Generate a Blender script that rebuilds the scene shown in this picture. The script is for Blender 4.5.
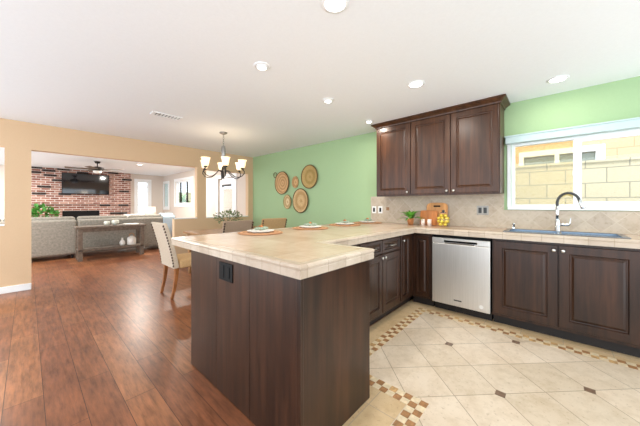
import bpy, bmesh, math, random
from mathutils import Vector, Matrix
random.seed(7)
PI = math.pi
sc = bpy.context.scene
C = sc.collection
for o in list(bpy.data.objects): bpy.data.objects.remove(o)

# ------------------------------------------------------------------ camera, world, sun, exposure
cam_d = bpy.data.cameras.new('camera'); cam = bpy.data.objects.new('camera', cam_d); C.objects.link(cam)
cam.location = (0, 0, 1.245); cam.rotation_euler = (PI/2, 0, math.radians(-48))
cam_d.sensor_width = 36; cam_d.lens = 263.5/640*36; cam_d.shift_y = -8/640; cam_d.clip_start = .02
sc.camera = cam
world = bpy.data.worlds.new('world'); sc.world = world; world.use_nodes = True
bgn = world.node_tree.nodes['Background']
bgn.inputs[0].default_value = (.82, .92, 1, 1); bgn.inputs[1].default_value = 3.1
sun_d = bpy.data.lights.new('sun', 'SUN'); sun = bpy.data.objects.new('sun', sun_d); C.objects.link(sun)
sun_d.energy = 1.2; sun_d.angle = math.radians(2); sun_d.color = (1, .95, .86)
sun.rotation_euler = (0, math.radians(-38), math.radians(20))      # light travels towards +X and down
sc.view_settings.view_transform = 'Standard'; sc.view_settings.look = 'None'
sc.view_settings.gamma = 1; sc.view_settings.use_curve_mapping = False
sc.view_settings.exposure = 0.18
LAMP_W = 9.0

# ------------------------------------------------------------------ materials
def col(h):
    h = h.lstrip('#'); r = [int(h[i:i+2], 16)/255 for i in (0, 2, 4)]
    return tuple(x/12.92 if x <= .04045 else ((x+.055)/1.055)**2.4 for x in r) + (1,)
class NT:
    def __init__(s, name):
        s.m = bpy.data.materials.new(name); s.m.use_nodes = True
        s.t = s.m.node_tree; s.b = s.t.nodes['Principled BSDF']
    def n(s, typ, **kw):
        x = s.t.nodes.new(typ)
        for k, v in kw.items(): setattr(x, k, v)
        return x
    def l(s, a, b): s.t.links.new(a, b)
    def coords(s, swiz='xyz', rot=0, scale=(1, 1, 1), loc=(0, 0, 0)):
        tc = s.n('ShaderNodeTexCoord'); out = tc.outputs['Object']
        if swiz != 'xyz':
            sp = s.n('ShaderNodeSeparateXYZ'); cb = s.n('ShaderNodeCombineXYZ'); s.l(out, sp.inputs[0])
            for i, ch in enumerate(swiz): s.l(sp.outputs['xyz'.index(ch)], cb.inputs[i])
            out = cb.outputs[0]
        mp = s.n('ShaderNodeMapping'); s.l(out, mp.inputs[0])
        mp.inputs['Location'].default_value = loc; mp.inputs['Rotation'].default_value = (0, 0, rot); mp.inputs['Scale'].default_value = scale
        return mp.outputs[0]
    def noise(s, vec, scale, detail=4, rough=.6):
        x = s.n('ShaderNodeTexNoise'); s.l(vec, x.inputs['Vector']); x.inputs['Scale'].default_value = scale
        x.inputs['Detail'].default_value = detail; x.inputs['Roughness'].default_value = rough
        return x.outputs['Fac']
    def ramp(s, fac, stops):
        x = s.n('ShaderNodeValToRGB'); s.l(fac, x.inputs[0]); e = x.color_ramp.elements
        while len(e) < len(stops): e.new(.5)
        for q, (p, c) in zip(e, stops): q.position = p; q.color = c
        return x.outputs[0]
    def mix(s, a, b, fac=.5, mode='MIX'):
        x = s.n('ShaderNodeMix', data_type='RGBA', blend_type=mode)
        for sock, v in ((x.inputs[0], fac), (x.inputs[6], a), (x.inputs[7], b)):
            if hasattr(v, 'links'): s.l(v, sock)
            else: sock.default_value = v
        return x.outputs[2]
    def brick(s, vec, c1, c2, mo, w, h, m, offset=.5, smooth=.1):
        x = s.n('ShaderNodeTexBrick'); x.offset = offset; s.l(vec, x.inputs['Vector'])
        for k, v in (('Color1', c1), ('Color2', c2), ('Mortar', mo), ('Scale', 1), ('Mortar Size', m), ('Mortar Smooth', smooth), ('Bias', 0), ('Brick Width', w), ('Row Height', h)):
            x.inputs[k].default_value = v
        return x
    def bump(s, h, strength=.2, dist=.01):
        x = s.n('ShaderNodeBump'); x.inputs['Strength'].default_value = strength; x.inputs['Distance'].default_value = dist
        s.l(h, x.inputs['Height']); s.l(x.outputs[0], s.b.inputs['Normal'])
    def set(s, color=None, rough=.5, metal=0, spec=.5, emis=None, es=0, alpha=None):
        if color is not None:
            if hasattr(color, 'links'): s.l(color, s.b.inputs['Base Color'])
            else: s.b.inputs['Base Color'].default_value = color
        s.b.inputs['Roughness'].default_value = rough; s.b.inputs['Metallic'].default_value = metal
        s.b.inputs['Specular IOR Level'].default_value = spec
        if emis is not None: s.b.inputs['Emission Color'].default_value = emis; s.b.inputs['Emission Strength'].default_value = es
        return s.m
def plain(name, h, rough=.5, metal=0, spec=.5, var=.06, nscale=20, bump=0, emis=None, es=0):
    t = NT(name); c = col(h); f = t.noise(t.coords(), nscale, 3)
    c2 = tuple(max(0, x*(1-var*2)) for x in c[:3]) + (1,); c3 = tuple(min(1, x*(1+var)) for x in c[:3]) + (1,)
    if bump: t.bump(f, bump, .004)
    return t.set(t.ramp(f, [(.3, c2), (.7, c3)]), rough, metal, spec, emis, es)
def glass(name, tint=(1, 1, 1, 1), gl=.08):
    t = NT(name); nt = t.t; nt.nodes.remove(t.b)
    a = t.n('ShaderNodeBsdfTransparent'); a.inputs[0].default_value = tint
    g = t.n('ShaderNodeBsdfGlossy'); g.inputs['Roughness'].default_value = .02
    lw = t.n('ShaderNodeLayerWeight'); f0 = t.n('ShaderNodeMath', operation='POWER'); t.l(lw.outputs['Facing'], f0.inputs[0]); f0.inputs[1].default_value = 5; f = t.n('ShaderNodeMath', operation='MULTIPLY_ADD'); t.l(f0.outputs[0], f.inputs[0]); f.inputs[1].default_value = .5; f.inputs[2].default_value = .04
    m = t.n('ShaderNodeMixShader'); t.l(f.outputs[0], m.inputs[0]); t.l(a.outputs[0], m.inputs[1]); t.l(g.outputs[0], m.inputs[2])
    t.l(m.outputs[0], nt.nodes['Material Output'].inputs[0]); return t.m
M = {}
M['ceiling'] = plain('ceiling_paint', '#eff1f2', .9, var=.01, nscale=60, bump=.15)
M['tan'] = plain('tan_paint', '#d9b995', .85, var=.01, nscale=60, bump=.1)
M['green'] = plain('green_paint', '#a2bc90', .85, var=.01, nscale=60, bump=.1)
M['beige'] = plain('beige_paint', '#d8cbbf', .85, var=.01, nscale=60)
M['white'] = plain('white_trim', '#efefee', .45, var=.01)
M['vinyl'] = plain('white_vinyl', '#f1f3f4', .35, var=.01)
M['valance'] = plain('valance_pale_blue', '#b9cccb', .6, var=.02)
M['steel'] = None
def wood_floor():
    t = NT('cherry_plank_floor')
    v = t.coords('yxz', loc=(0, -.071, 0))
    b = t.brick(v, (0, 0, 0, 1), (1, 1, 1, 1), (.5, .5, .5, 1), 1.25, .1715, .0018, .37)
    v2 = t.coords('xyz', scale=(1, .12, 1))
    n1 = t.noise(v2, 34, 6, .7); n2 = t.noise(t.coords('xyz', scale=(1, .5, 1)), 5, 4)
    plank = t.ramp(b.outputs['Color'], [(0, col('#855035')), (1, col('#9f6844'))])
    g = t.ramp(n1, [(.3, (.42, .40, .38, 1)), (.5, (.9, .9, .9, 1)), (.7, (1.3, 1.25, 1.2, 1))])
    g2 = t.ramp(n2, [(.3, (.72, .70, .68, 1)), (.7, (1.15, 1.15, 1.15, 1))])
    c = t.mix(t.mix(plank, g, 1, 'MULTIPLY'), g2, 1, 'MULTIPLY')
    c = t.mix(c, col('#3a1f14'), b.outputs['Fac'])
    t.bump(n1, .12, .004)
    return t.set(c, .33, 0, .45)
M['floor'] = wood_floor()
def travertine(name, w, h, rot=0, swiz='xyz', loc=(0, 0, 0), base=('#e3d3ba', '#efe2cd'), grout='#b9a58a', offset=0., m=.0025, rough=.35, pits=True, ns=9):
    t = NT(name); v = t.coords(swiz, rot=rot, loc=loc)
    b = t.brick(v, col(base[0]), col(base[1]), col(grout), w, h, m, offset)
    f = t.noise(t.coords(), ns, 6, .7); f2 = t.noise(t.coords(), 3, 3)
    c = t.mix(b.outputs['Color'], t.ramp(f, [(.3, (.80, .76, .70, 1)), (.55, (1, 1, 1, 1))]), .8, 'MULTIPLY')
    c = t.mix(c, t.ramp(f2, [(.35, (.93, .90, .86, 1)), (.65, (1, 1, 1, 1))]), 1, 'MULTIPLY')
    if pits:
        p = t.noise(t.coords(scale=(1, 1, 1)), 38, 5, .75)
        c = t.mix(c, t.ramp(p, [(.34, (.50, .43, .36, 1)), (.42, (1, 1, 1, 1))]), .5, 'MULTIPLY')
    c = t.mix(c, col(grout), b.outputs['Fac'])
    return t.set(c, rough)
# the diagonal grid passes through the inlay at (2.523, 0.718)
S = .3111; r45 = PI/4
_x = (2.523*math.cos(r45) - .718*math.sin(r45)); _y = (2.523*math.sin(r45) + .718*math.cos(r45))
M['tile_diag'] = travertine('travertine_diagonal_floor', S, S, rot=r45, loc=(-_x + S*20, -_y + S*20, 0), grout='#93836f', base=('#cab9a2', '#dac9b4'))
M['tile_str'] = travertine('travertine_border_floor', .305, .305, loc=(.1, .04, 0), grout='#a5927a', base=('#c4a880', '#d0b690'))
M['counter'] = travertine('travertine_counter', .305, .305, loc=(.08, .04, 0), base=('#bda58e', '#ccb7a1'), grout='#a58f79', m=.002, rough=.22, pits=False, ns=7)
M['counter_edge'] = travertine('travertine_edge_trim', .152, .152, loc=(.05, .02, 0), base=('#b5a391', '#c8b9a8'), grout='#9f8c76', m=.002, rough=.3, pits=False, ns=14)
M['splash'] = travertine('travertine_backsplash', .152, .152, rot=r45, swiz='yzx', base=('#bcab98', '#c9baa6'), grout='#c9bba6', rough=.5, ns=13)
M['mos_a'] = plain('mosaic_brown', '#a17348', .45, var=.2, nscale=30)
M['mos_b'] = plain('mosaic_gold', '#c29a66', .45, var=.2, nscale=30)
M['mos_c'] = plain('mosaic_cream', '#d6c2a0', .45, var=.1, nscale=30)
M['inlay'] = plain('inlay_brown', '#7c6350', .3, var=.2, nscale=30)
def cabwood(name, a, b2, rough=.32):
    t = NT(name)
    f = t.noise(t.coords(scale=(1, 1, .06)), 26, 5, .6); f2 = t.noise(t.coords(scale=(1, 1, .25)), 6, 3)
    c = t.mix(t.ramp(f, [(.3, col(a)), (.7, col(b2))]), t.ramp(f2, [(.3, (.68, .66, .66, 1)), (.7, (1.35, 1.3, 1.25, 1))]), 1, 'MULTIPLY')
    t.bump(f, .05, .002)
    return t.set(c, rough, 0, .4)
M['cab'] = cabwood('espresso_cabinet_wood', '#23140b', '#3f2618')
M['cab_up'] = cabwood('walnut_cabinet_wood', '#341d10', '#553520')
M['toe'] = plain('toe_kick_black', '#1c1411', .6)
M['knob'] = plain('brushed_nickel', '#cfcbc4', .28, 1, var=.03)
def stainless():
    t = NT('stainless_steel'); f = t.noise(t.coords(scale=(1, 1, .02)), 120, 3)
    t.bump(f, .012, .001)
    return t.set(t.ramp(f, [(.3, col('#d5d1cb')), (.7, col('#e0dcd7'))]), .36, .85)
M['steel'] = stainless()
M['chrome'] = plain('polished_chrome', '#dfe2e6', .08, 1, var=.01)
M['sink'] = plain('sink_steel', '#74808c', .22, 1, var=.03)
M['black'] = plain('black_plastic', '#080808', .6, spec=.25)
M['charcoal'] = plain('charcoal', '#3a3a3a', .4)
M['grey_plate'] = plain('grey_switch_plate', '#a39d94', .35, .3)
M['white_plastic'] = plain('white_plastic', '#eceae6', .4, var=.01)
M['linen'] = plain('beige_linen', '#cdbba5', .9, var=.08, nscale=90, bump=.2)
M['linen_gold'] = plain('tan_linen', '#c7a273', .9, var=.08, nscale=90, bump=.2)
M['taupe'] = plain('taupe_linen', '#a48c76', .9, var=.08, nscale=90, bump=.2)
M['legwood'] = plain('honey_leg_wood', '#9c6236', .4, var=.15, nscale=14)
M['bronze'] = plain('nailhead_bronze', '#4a2f1c', .45, .4)
M['tablewood'] = plain('dining_table_wood', '#a87c52', .4, var=.15, nscale=14)
M['sofa'] = plain('grey_sofa_fabric', '#969187', .95, var=.14, nscale=26, bump=.3)
M['throw'] = plain('pale_blue_throw', '#b9cbd6', .95, var=.06, nscale=60, bump=.3)
M['console'] = plain('weathered_grey_wood', '#75685c', .7, var=.2, nscale=18)
M['iron'] = plain('dark_bronze_iron', '#2d2723', .45, .3)
M['pewter'] = plain('pewter_metal', '#9a9793', .35, .8)
M['shade'] = plain('alabaster_glass_shade', '#fff0d8', .4, var=.02, emis=(1, .70, .36, 1), es=.8)
M['lampshade'] = plain('ivory_lamp_shade', '#f3e6d6', .8, var=.02, emis=(1, .86, .7, 1), es=.35)
M['bulb'] = plain('lit_lens', '#ffffff', .4, var=0, emis=(1, .96, .88, 1), es=9)
M['bulb_dim'] = plain('lit_lens_soft', '#ffffff', .4, var=0, emis=(1, .93, .82, 1), es=2.2)
M['leaf'] = plain('green_leaf', '#4d8f38', .5, var=.3, nscale=12)
M['leaf_bright'] = plain('bright_leaf', '#69a83c', .5, var=.25, nscale=12)
M['leaf_sage'] = plain('sage_leaf', '#76875a', .6, var=.25, nscale=15)
M['stem'] = plain('stem_brown', '#5d5236', .7)
M['terracotta'] = plain('terracotta', '#d08a56', .75, var=.1)
M['ceramic'] = plain('white_ceramic', '#f2eee7', .25, var=.02)
M['candle'] = plain('blush_ceramic', '#ecd9cc', .5, var=.03)
M['board'] = cabwood('honey_board_wood', '#b97a42', '#d09a5e', .45)
M['board2'] = cabwood('amber_board_wood', '#a8642e', '#c07b3e', .45)
M['lemon'] = plain('lemon_peel', '#e3c540', .4, var=.06, nscale=60, bump=.2)
M['glass'] = glass('clear_glass')
M['jar'] = glass('jar_glass', (.97, .98, .97, 1))
M['screen'] = plain('tv_screen', '#0b1018', .07, spec=.9, var=.1, nscale=2)
M['brown_pot'] = plain('brown_pot', '#8a7460', .6)
M['cream_block'] = None
def woven(name, a, b2, ring=34, rough=.8):
    t = NT(name); tc = t.n('ShaderNodeTexCoord')
    w = t.n('ShaderNodeTexWave', wave_type='RINGS', rings_direction='Z'); t.l(tc.outputs['Object'], w.inputs['Vector'])
    w.inputs['Scale'].default_value = ring*.22; w.inputs['Distortion'].default_value = 1.2; w.inputs['Detail'].default_value = 2
    n = t.noise(t.coords(), 60, 3)
    c = t.mix(t.ramp(w.outputs['Color'], [(.1, col(a)), (.8, col(b2))]), t.ramp(n, [(.3, (.8, .78, .75, 1)), (.7, (1.1, 1.1, 1.1, 1))]), 1, 'MULTIPLY')
    t.bump(w.outputs['Color'], .4, .004)
    return t.set(c, rough)
M['mat_weave'] = woven('woven_placemat', '#a5714a', '#cc9b70')
M['bask_a'] = woven('woven_tan', '#b08a5c', '#c9a878', 16)
M['bask_b'] = woven('woven_orange', '#b28a5c', '#cfa878', 22)
M['bask_c'] = woven('woven_olive', '#a3874c', '#b89a62', 12)
M['bask_d'] = woven('woven_pale', '#b8996a', '#d9c39a', 18)
M['bask_e'] = woven('woven_straw', '#b89462', '#cfb080', 10)
M['rim_dark'] = plain('basket_rim_dark', '#6c4f2c', .8)
def brickmat():
    t = NT('fireplace_brick'); v = t.coords('xzy')
    b = t.brick(v, col('#865244'), col('#b98d7d'), col('#ddd5cf'), .21, .075, .009, .5)
    f = t.noise(t.coords(), 4, 4); f2 = t.noise(t.coords(), 40, 3)
    c = t.mix(b.outputs['Color'], t.ramp(f, [(.3, (.75, .72, .7, 1)), (.7, (1.15, 1.1, 1.08, 1))]), 1, 'MULTIPLY')
    c = t.mix(c, t.ramp(f2, [(.45, (1, 1, 1, 1)), (.75, (1.35, 1.4, 1.4, 1))]), .8, 'MULTIPLY')
    t.bump(b.outputs['Fac'], .4, -.01)
    return t.set(c, .9)
M['brick'] = brickmat()
M['dark_brick'] = plain('charred_brick', '#3e302c', .9, var=.2)
def blockmat(name, a, b2, g, w=.406, h=.203, swiz='yzx', loc=(0, 0, 0)):
    t = NT(name); b = t.brick(t.coords(swiz, loc=loc), col(a), col(b2), col(g), w, h, .006, .5)
    f = t.noise(t.coords(), 30, 4); t.bump(f, .2, .01)
    c = t.mix(b.outputs['Color'], t.ramp(f, [(.3, (.92, .92, .9, 1)), (.7, (1, 1, 1, 1))]), 1, 'MULTIPLY')
    return t.set(c, .9)
M['cream_block'] = blockmat('painted_block_wall', '#d9c9ac', '#cfbfa0', '#94846a', loc=(.2, -.023, 0))
M['peach_block'] = blockmat('peach_stucco', '#dcb893', '#d8b28c', '#c09a74', loc=(0, .05, 0))
M['gravel'] = plain('side_yard_concrete', '#b5ada2', .9, nscale=8)

# ------------------------------------------------------------------ mesh helpers
def BM(): return bmesh.new()
def box(bm, x0, x1, y0, y1, z0, z1):
    if x0 > x1: x0, x1 = x1, x0
    if y0 > y1: y0, y1 = y1, y0
    v = [bm.verts.new((x, y, z)) for x in (x0, x1) for y in (y0, y1) for z in (z0, z1)]
    for f in ((0, 1, 3, 2), (4, 6, 7, 5), (0, 4, 5, 1), (2, 3, 7, 6), (0, 2, 6, 4), (1, 5, 7, 3)): bm.faces.new([v[i] for i in f])
    return bm
def lathe(bm, prof, cx=0, cy=0, cz=0, n=28, mtx=None):
    rings = []
    for r, z in prof:
        if r < 1e-5: rings.append([bm.verts.new((cx, cy, cz+z))])
        else: rings.append([bm.verts.new((cx+r*math.cos(2*PI*i/n), cy+r*math.sin(2*PI*i/n), cz+z)) for i in range(n)])
    for a, b in zip(rings, rings[1:]):
        for i in range(n):
            j = (i+1) % n
            if len(a) == 1 and len(b) == 1: continue
            if len(a) == 1: bm.faces.new((a[0], b[j], b[i]))
            elif len(b) == 1: bm.faces.new((a[i], a[j], b[0]))
            else: bm.faces.new((a[i], a[j], b[j], b[i]))
    for e, flip in ((rings[0], 1), (rings[-1], 0)):
        if len(e) > 2: bm.faces.new(e[::-1] if flip else e)
    if mtx is not None:
        for rg in rings:
            for v in rg: v.co = mtx @ v.co
    return bm
def tube(bm, pts, r, n=10):
    pts = [Vector(p) for p in pts]; rs = r if isinstance(r, (list, tuple)) else [r]*len(pts)
    rings = []; up = None
    for i, p in enumerate(pts):
        d = (pts[min(i+1, len(pts)-1)] - pts[max(i-1, 0)]).normalized()
        if up is None: up = Vector((0, 0, 1)) if abs(d.z) < .9 else Vector((1, 0, 0))
        a = d.cross(up).normalized(); b = a.cross(d).normalized(); up = b
        rings.append([bm.verts.new(p + a*rs[i]*math.cos(2*PI*k/n) + b*rs[i]*math.sin(2*PI*k/n)) for k in range(n)])
    for a, b in zip(rings, rings[1:]):
        for k in range(n): bm.faces.new((a[k], a[(k+1) % n], b[(k+1) % n], b[k]))
    bm.faces.new(rings[0][::-1]); bm.faces.new(rings[-1]); return bm
def taperbox(bm, p0, p1, w0, w1):      # square tapered leg, p0 top, p1 bottom (x half, y half)
    a = [bm.verts.new((p0[0]+sx*w0[0], p0[1]+sy*w0[1], p0[2])) for sx, sy in ((-1, -1), (1, -1), (1, 1), (-1, 1))]
    b = [bm.verts.new((p1[0]+sx*w1[0], p1[1]+sy*w1[1], p1[2])) for sx, sy in ((-1, -1), (1, -1), (1, 1), (-1, 1))]
    for i in range(4): bm.faces.new((a[i], b[i], b[(i+1) % 4], a[(i+1) % 4]))
    bm.faces.new(a); bm.faces.new(b[::-1]); return bm
def ball(bm, c, r, sz=(1, 1, 1), u=12, v=8):
    m = Matrix.Translation(c) @ Matrix.Diagonal((*sz, 1))
    bmesh.ops.create_uvsphere(bm, u_segments=u, v_segments=v, radius=r, matrix=m); return bm
def grid_solid(bm, us, vs, w0, w1, keep, f):
    """cells of a 2D grid extruded from w0 to w1, only outer faces; f maps (u,v,w) to xyz"""
    us = sorted(set(us)); vs = sorted(set(vs)); cell = {}
    for i in range(len(us)-1):
        for j in range(len(vs)-1): cell[i, j] = keep((us[i]+us[i+1])/2, (vs[j]+vs[j+1])/2)
    cache = {}
    def V(i, j, k):
        if (i, j, k) not in cache: cache[i, j, k] = bm.verts.new(f(us[i], vs[j], (w0, w1)[k]))
        return cache[i, j, k]
    for (i, j), k in cell.items():
        if not k: continue
        bm.faces.new((V(i, j, 0), V(i, j+1, 0), V(i+1, j+1, 0), V(i+1, j, 0)))
        bm.faces.new((V(i, j, 1), V(i+1, j, 1), V(i+1, j+1, 1), V(i, j+1, 1)))
        for (di, dj), (a, b) in {(-1, 0): ((i, j+1), (i, j)), (1, 0): ((i+1, j), (i+1, j+1)), (0, -1): ((i, j), (i+1, j)), (0, 1): ((i+1, j+1), (i, j+1))}.items():
            if not cell.get((i+di, j+dj)): bm.faces.new((V(*a, 0), V(*b, 0), V(*b, 1), V(*a, 1)))
    bmesh.ops.recalc_face_normals(bm, faces=bm.faces); return bm
def panel_door(bm, w, h, t=.02, fr=.06, flat=False):
    """raised panel door in local x (right) z (up), front towards -y, back on y=0"""
    rings = [(0, 0), (0, t-.003), (.003, t), (fr, t), (fr+.006, t-.011), (fr+.014, t-.012)]
    rings += [(fr+.032, t-.003), (fr+.034, t-.003)] if not flat else [(fr+.018, t-.008)]
    L = []
    for o, d in rings: L.append([bm.verts.new((x, -d, z)) for x, z in ((o, o), (w-o, o), (w-o, h-o), (o, h-o))])
    for a, b in zip(L, L[1:]):
        for i in range(4): bm.faces.new((a[i], a[(i+1) % 4], b[(i+1) % 4], b[i]))
    bm.faces.new(L[0][::-1]); bm.faces.new(L[-1]); bmesh.ops.recalc_face_normals(bm, faces=bm.faces); return bm
def xf(bm, m):
    bmesh.ops.transform(bm, matrix=m, verts=bm.verts); return bm
WM = {}
def obj(name, bm, mat, parent=None, local=False, bevel=0, smooth=False, seg=2):
    me = bpy.data.meshes.new(name)
    if parent is not None and not local and parent.name in WM: xf(bm, WM[parent.name].inverted())
    bm.to_mesh(me); bm.free()
    for m in (mat if isinstance(mat, (list, tuple)) else [mat]): me.materials.append(M[m] if isinstance(m, str) else m)
    o = bpy.data.objects.new(name, me); C.objects.link(o)
    if parent is not None:
        o.parent = parent
        WM[o.name] = WM.get(parent.name, Matrix())
    if smooth:
        for p in me.polygons: p.use_smooth = True
    if bevel:
        b = o.modifiers.new('bevel', 'BEVEL'); b.width = bevel; b.segments = seg; b.limit_method = 'ANGLE'; b.angle_limit = math.radians(40)
        b.harden_normals = False
    return o
def tag(o, label, cat, group=None):
    o['label'] = label; o['category'] = cat
    if group: o['group'] = group
    return o
def thing(name, label, cat, loc=(0, 0, 0), rz=0, group=None):
    o = bpy.data.objects.new(name, None); C.objects.link(o); o.empty_display_size = .05
    o.location = loc; o.rotation_euler = (0, 0, rz); WM[o.name] = Matrix.Translation(loc) @ Matrix.Rotation(rz, 4, 'Z')
    return tag(o, label, cat, group)
def solo(name, bm, mat, label, cat, loc=(0, 0, 0), group=None, **kw):     # a thing that is one mesh, in world coordinates
    xf(bm, Matrix.Translation(loc).inverted())
    o = obj(name, bm, mat, **kw); o.location = loc; return tag(o, label, cat, group)
def struct(name, bm, mat, parent=None, **kw):
    o = obj(name, bm, mat, parent, **kw)
    if parent is None: o['kind'] = 'structure'
    return o
def dup(root, loc, rz=0, label=None, group=None):
    r = root.copy(); C.objects.link(r); r.location = loc; r.rotation_euler = (0, 0, rz)
    if label: r['label'] = label
    if group: r['group'] = group
    for ch in list(root.children):
        c = ch.copy(); C.objects.link(c); c.parent = r
        for g in ch.children:
            d = g.copy(); C.objects.link(d); d.parent = c
    return r

# ------------------------------------------------------------------ room shell
XL = -1.8; YB = -1.9; CH = 2.46; GW = 3.86; TW = 5.78; BW = 12.4
def XY(u, v, w): return (u, v, w)
def YZ(u, v, w): return (w, u, v)
def XZ(u, v, w): return (u, w, v)
def wall(name, mat, f, w0, w1, u0, u1, v0, v1, holes):
    us = [u0, u1]; vs = [v0, v1]
    for a, b, c, d in holes: us += [a, b]; vs += [c, d]
    us = [u for u in us if u0 <= u <= u1]; vs = [v for v in vs if v0 <= v <= v1]
    return struct(name, grid_solid(BM(), us, vs, w0, w1, lambda u, v: not any(a < u < b and c < v < d for a, b, c, d in holes), f), mat)
struct('floor', box(BM(), XL, GW+.14, YB, BW+.14, -.1, 0), 'floor')
bm = box(BM(), .95, GW-.002, YB, 1.42, 0, .0015)
struct('floor_tile', bm, 'tile_diag')
# straight tile border outside the mosaic band
bm = BM()
for r in ((1.635, 3.40, 1.245, 1.42), (3.18, 3.40, YB, 1.245), (.95, 1.58, .70, .92), (1.46, 1.58, .92, 1.42), (1.58, 1.635, 1.245, 1.42)): box(bm, r[0], r[1], r[2], r[3], .0005, .0022)
struct('trim_1', bm, 'tile_str')
# mosaic band, two rows of small tiles
bm = BM(); cells = []
def band(x0, x1, y0, y1, c=.05):
    for i in range(round((x1-x0)/c)):
        for j in range(round((y1-y0)/c)): cells.append((x0+i*c, y0+j*c))
band(1.58, 3.18, 1.145, 1.245); band(3.08, 3.18, -1.705, 1.145); band(1.58, 1.68, .595, 1.145); band(.98, 1.58, .595, .695)
for k, (x, y) in enumerate(cells):
    n0 = len(bm.faces); box(bm, x+.0015, x+.0485, y+.0015, y+.0485, .0005, .0032)
    bm.faces.ensure_lookup_table()
    ii = (round((x-1.58)/.05) + round((y-.595)/.05)) % 2
    mi = random.choice((0, 0, 1)) if ii else 2
    for f in bm.faces[n0:]: f.material_index = mi
struct('trim_2', bm, ['mos_a', 'mos_b', 'mos_c'])
bm = BM(); a = .44
for i in range(-6, 7):
    for j in range(-6, 7):
        x = 2.523 + (i-j)*a; y = .718 - (i+j)*a
        if 1.7 < x < 3.05 and YB+.1 < y < 1.12 or (.96 < x < 1.7 and YB+.1 < y < .56):
            m = Matrix.Translation((x, y, 0)) @ Matrix.Rotation(math.radians(0), 4, 'Z')
            b2 = box(BM(), -.028, .028, -.028, .028, .0005, .0032); xf(b2, m)
            me = bpy.data.meshes.new('t'); b2.to_mesh(me); b2.free(); bm.from_mesh(me); bpy.data.meshes.remove(me)
struct('trim_3', bm, 'inlay')

struct('ceiling', box(BM(), XL, GW+.14, YB, BW+.14, CH, CH+.12), 'ceiling')
KW = (-1.25, .41, 1.215, 1.975)       # kitchen window hole (y0,y1,z0,z1)
wall('wall_right', 'green', YZ, GW, GW+.14, YB, TW+.06, 0, CH, [KW])
LWs = [(9.50, 11.05, 1.27, 2.15), (11.80, 12.30, 1.15, 2.13), (6.66, 7.62, .02, 2.03)]
wall('wall_living_right', 'beige', YZ, GW, GW+.14, TW+.06, BW+.14, 0, CH, LWs)
H1 = (.04, 2.455, 0, 2.06); H1b = (2.0, 2.455, .97, 2.06)
holes = [(.04, 2.0, 0, 2.06), (2.0, 2.455, .97, 2.06), (2.65, 3.72, .97, 2.03), (-1.7, -.215, .965, 2.07)]
wall('wall_dining', 'tan', XZ, TW, TW+.12, XL, GW, 0, CH, holes)
wall('wall_living_back', 'beige', XZ, BW, BW+.14, XL, GW, 0, CH, [(2.90, 3.33, .25, 2.2)])
# white caps on the half wall ledges
bm = box(BM(), 2.0, 2.455, TW-.01, TW+.13, .955, .975); struct('trim_4', bm, 'white', bevel=.004)
bm = box(BM(), 2.65, 3.72, TW-.01, TW+.13, .955, .975); struct('trim_5', bm, 'white', bevel=.004)
bm = box(BM(), -1.7, -.215, TW-.01, TW+.13, .95, .97); struct('trim_6', bm, 'white', bevel=.004)
bm = box(BM(), XL, .04, TW-.016, TW, 0, .095); struct('baseboard_left', bm, 'white', bevel=.006)
bm = box(BM(), 2.0, GW, TW-.016, TW, 0, .095); struct('baseboard_right', bm, 'white', bevel=.006)

def window(name, y0, y1, z0, z1, bars=(), sill=True, frame=.05, x=GW, depth=.14):
    bm = BM()
    grid_solid(bm, [y0, y0+frame, y1-frame, y1], [z0, z0+frame, z1-frame, z1], x+.02, x+.09, lambda u, v: not (y0+frame < u < y1-frame and z0+frame < v < z1-frame), YZ)
    for b, w in bars: box(bm, x+.025, x+.085, b-w/2, b+w/2, z0+frame, z1-frame)
    o = struct(name, bm, 'vinyl', bevel=.004)
    obj('pane', box(BM(), x+.052, x+.058, y0+frame-.01, y1-frame+.01, z0+frame-.01, z1-frame+.01), 'glass', o)
    return o
w1 = window('window_1', *KW, bars=[(-.15, .045), (-.80, .04)], frame=.035)
obj('sash_frame', grid_solid(BM(), [-.775, -.745, -.19, -.16], [1.25, 1.28, 1.91, 1.94], GW+.03, GW+.075, lambda u, v: not (-.745 < u < -.19 and 1.28 < v < 1.91), YZ), 'vinyl', w1, bevel=.003)
obj('insect_screen', box(BM(), GW+.078, GW+.080, -.125, .385, 1.24, 1.95), glass('screen_mesh', (.93, .87, .68, 1)), w1)
obj('lock_latch', box(BM(), GW+.005, GW+.024, -.15, -.12, 1.55, 1.61), 'vinyl', w1, bevel=.003)
struct('trim_7', box(BM(), GW-.03, GW+.02, -1.25, .44, 1.19, 1.222), 'white', bevel=.004)                 # sill
struct('trim_8', grid_solid(BM(), [-1.29, -1.25, .41, .445], [1.222, 1.975], GW-.012, GW+.0, lambda u, v: u > .41 or u < -1.25, YZ), 'white')
for i, (n, fr, bars) in enumerate((('window_2', .06, [(10.05, .02), (10.65, .02)]), ('window_3', .05, []))):
    wo = window(n, *LWs[i], bars=[], frame=fr)
    for b, w in bars: obj('mullion', box(BM(), GW+.02, GW+.08, b-w/2, b+w/2, LWs[i][2]+fr, LWs[i][3]-fr), 'iron', wo)
    y0, y1, z0, z1 = LWs[i]
    struct('trim_%d' % (9+i), grid_solid(BM(), [y0-.1, y0, y1, min(y1+.1, BW-.005)], [z0-.1, z0, z1, z1+.1], GW-.02, GW, lambda u, v, y0=y0, y1=y1, z0=z0, z1=z1: not (y0 < u < y1 and z0 < v < z1), YZ), 'white')
# blinds in the narrow window
bm = BM()
for k in range(30): box(bm, GW+.004, GW+.018, 11.83, 12.27, 1.19+k*.031, 1.215+k*.031)
solo('window_blind', bm, 'valance', 'pale blue slatted blind hanging in the narrow window near the far room corner', 'blind', (GW+.01, 12.05, 1.15))
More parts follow.
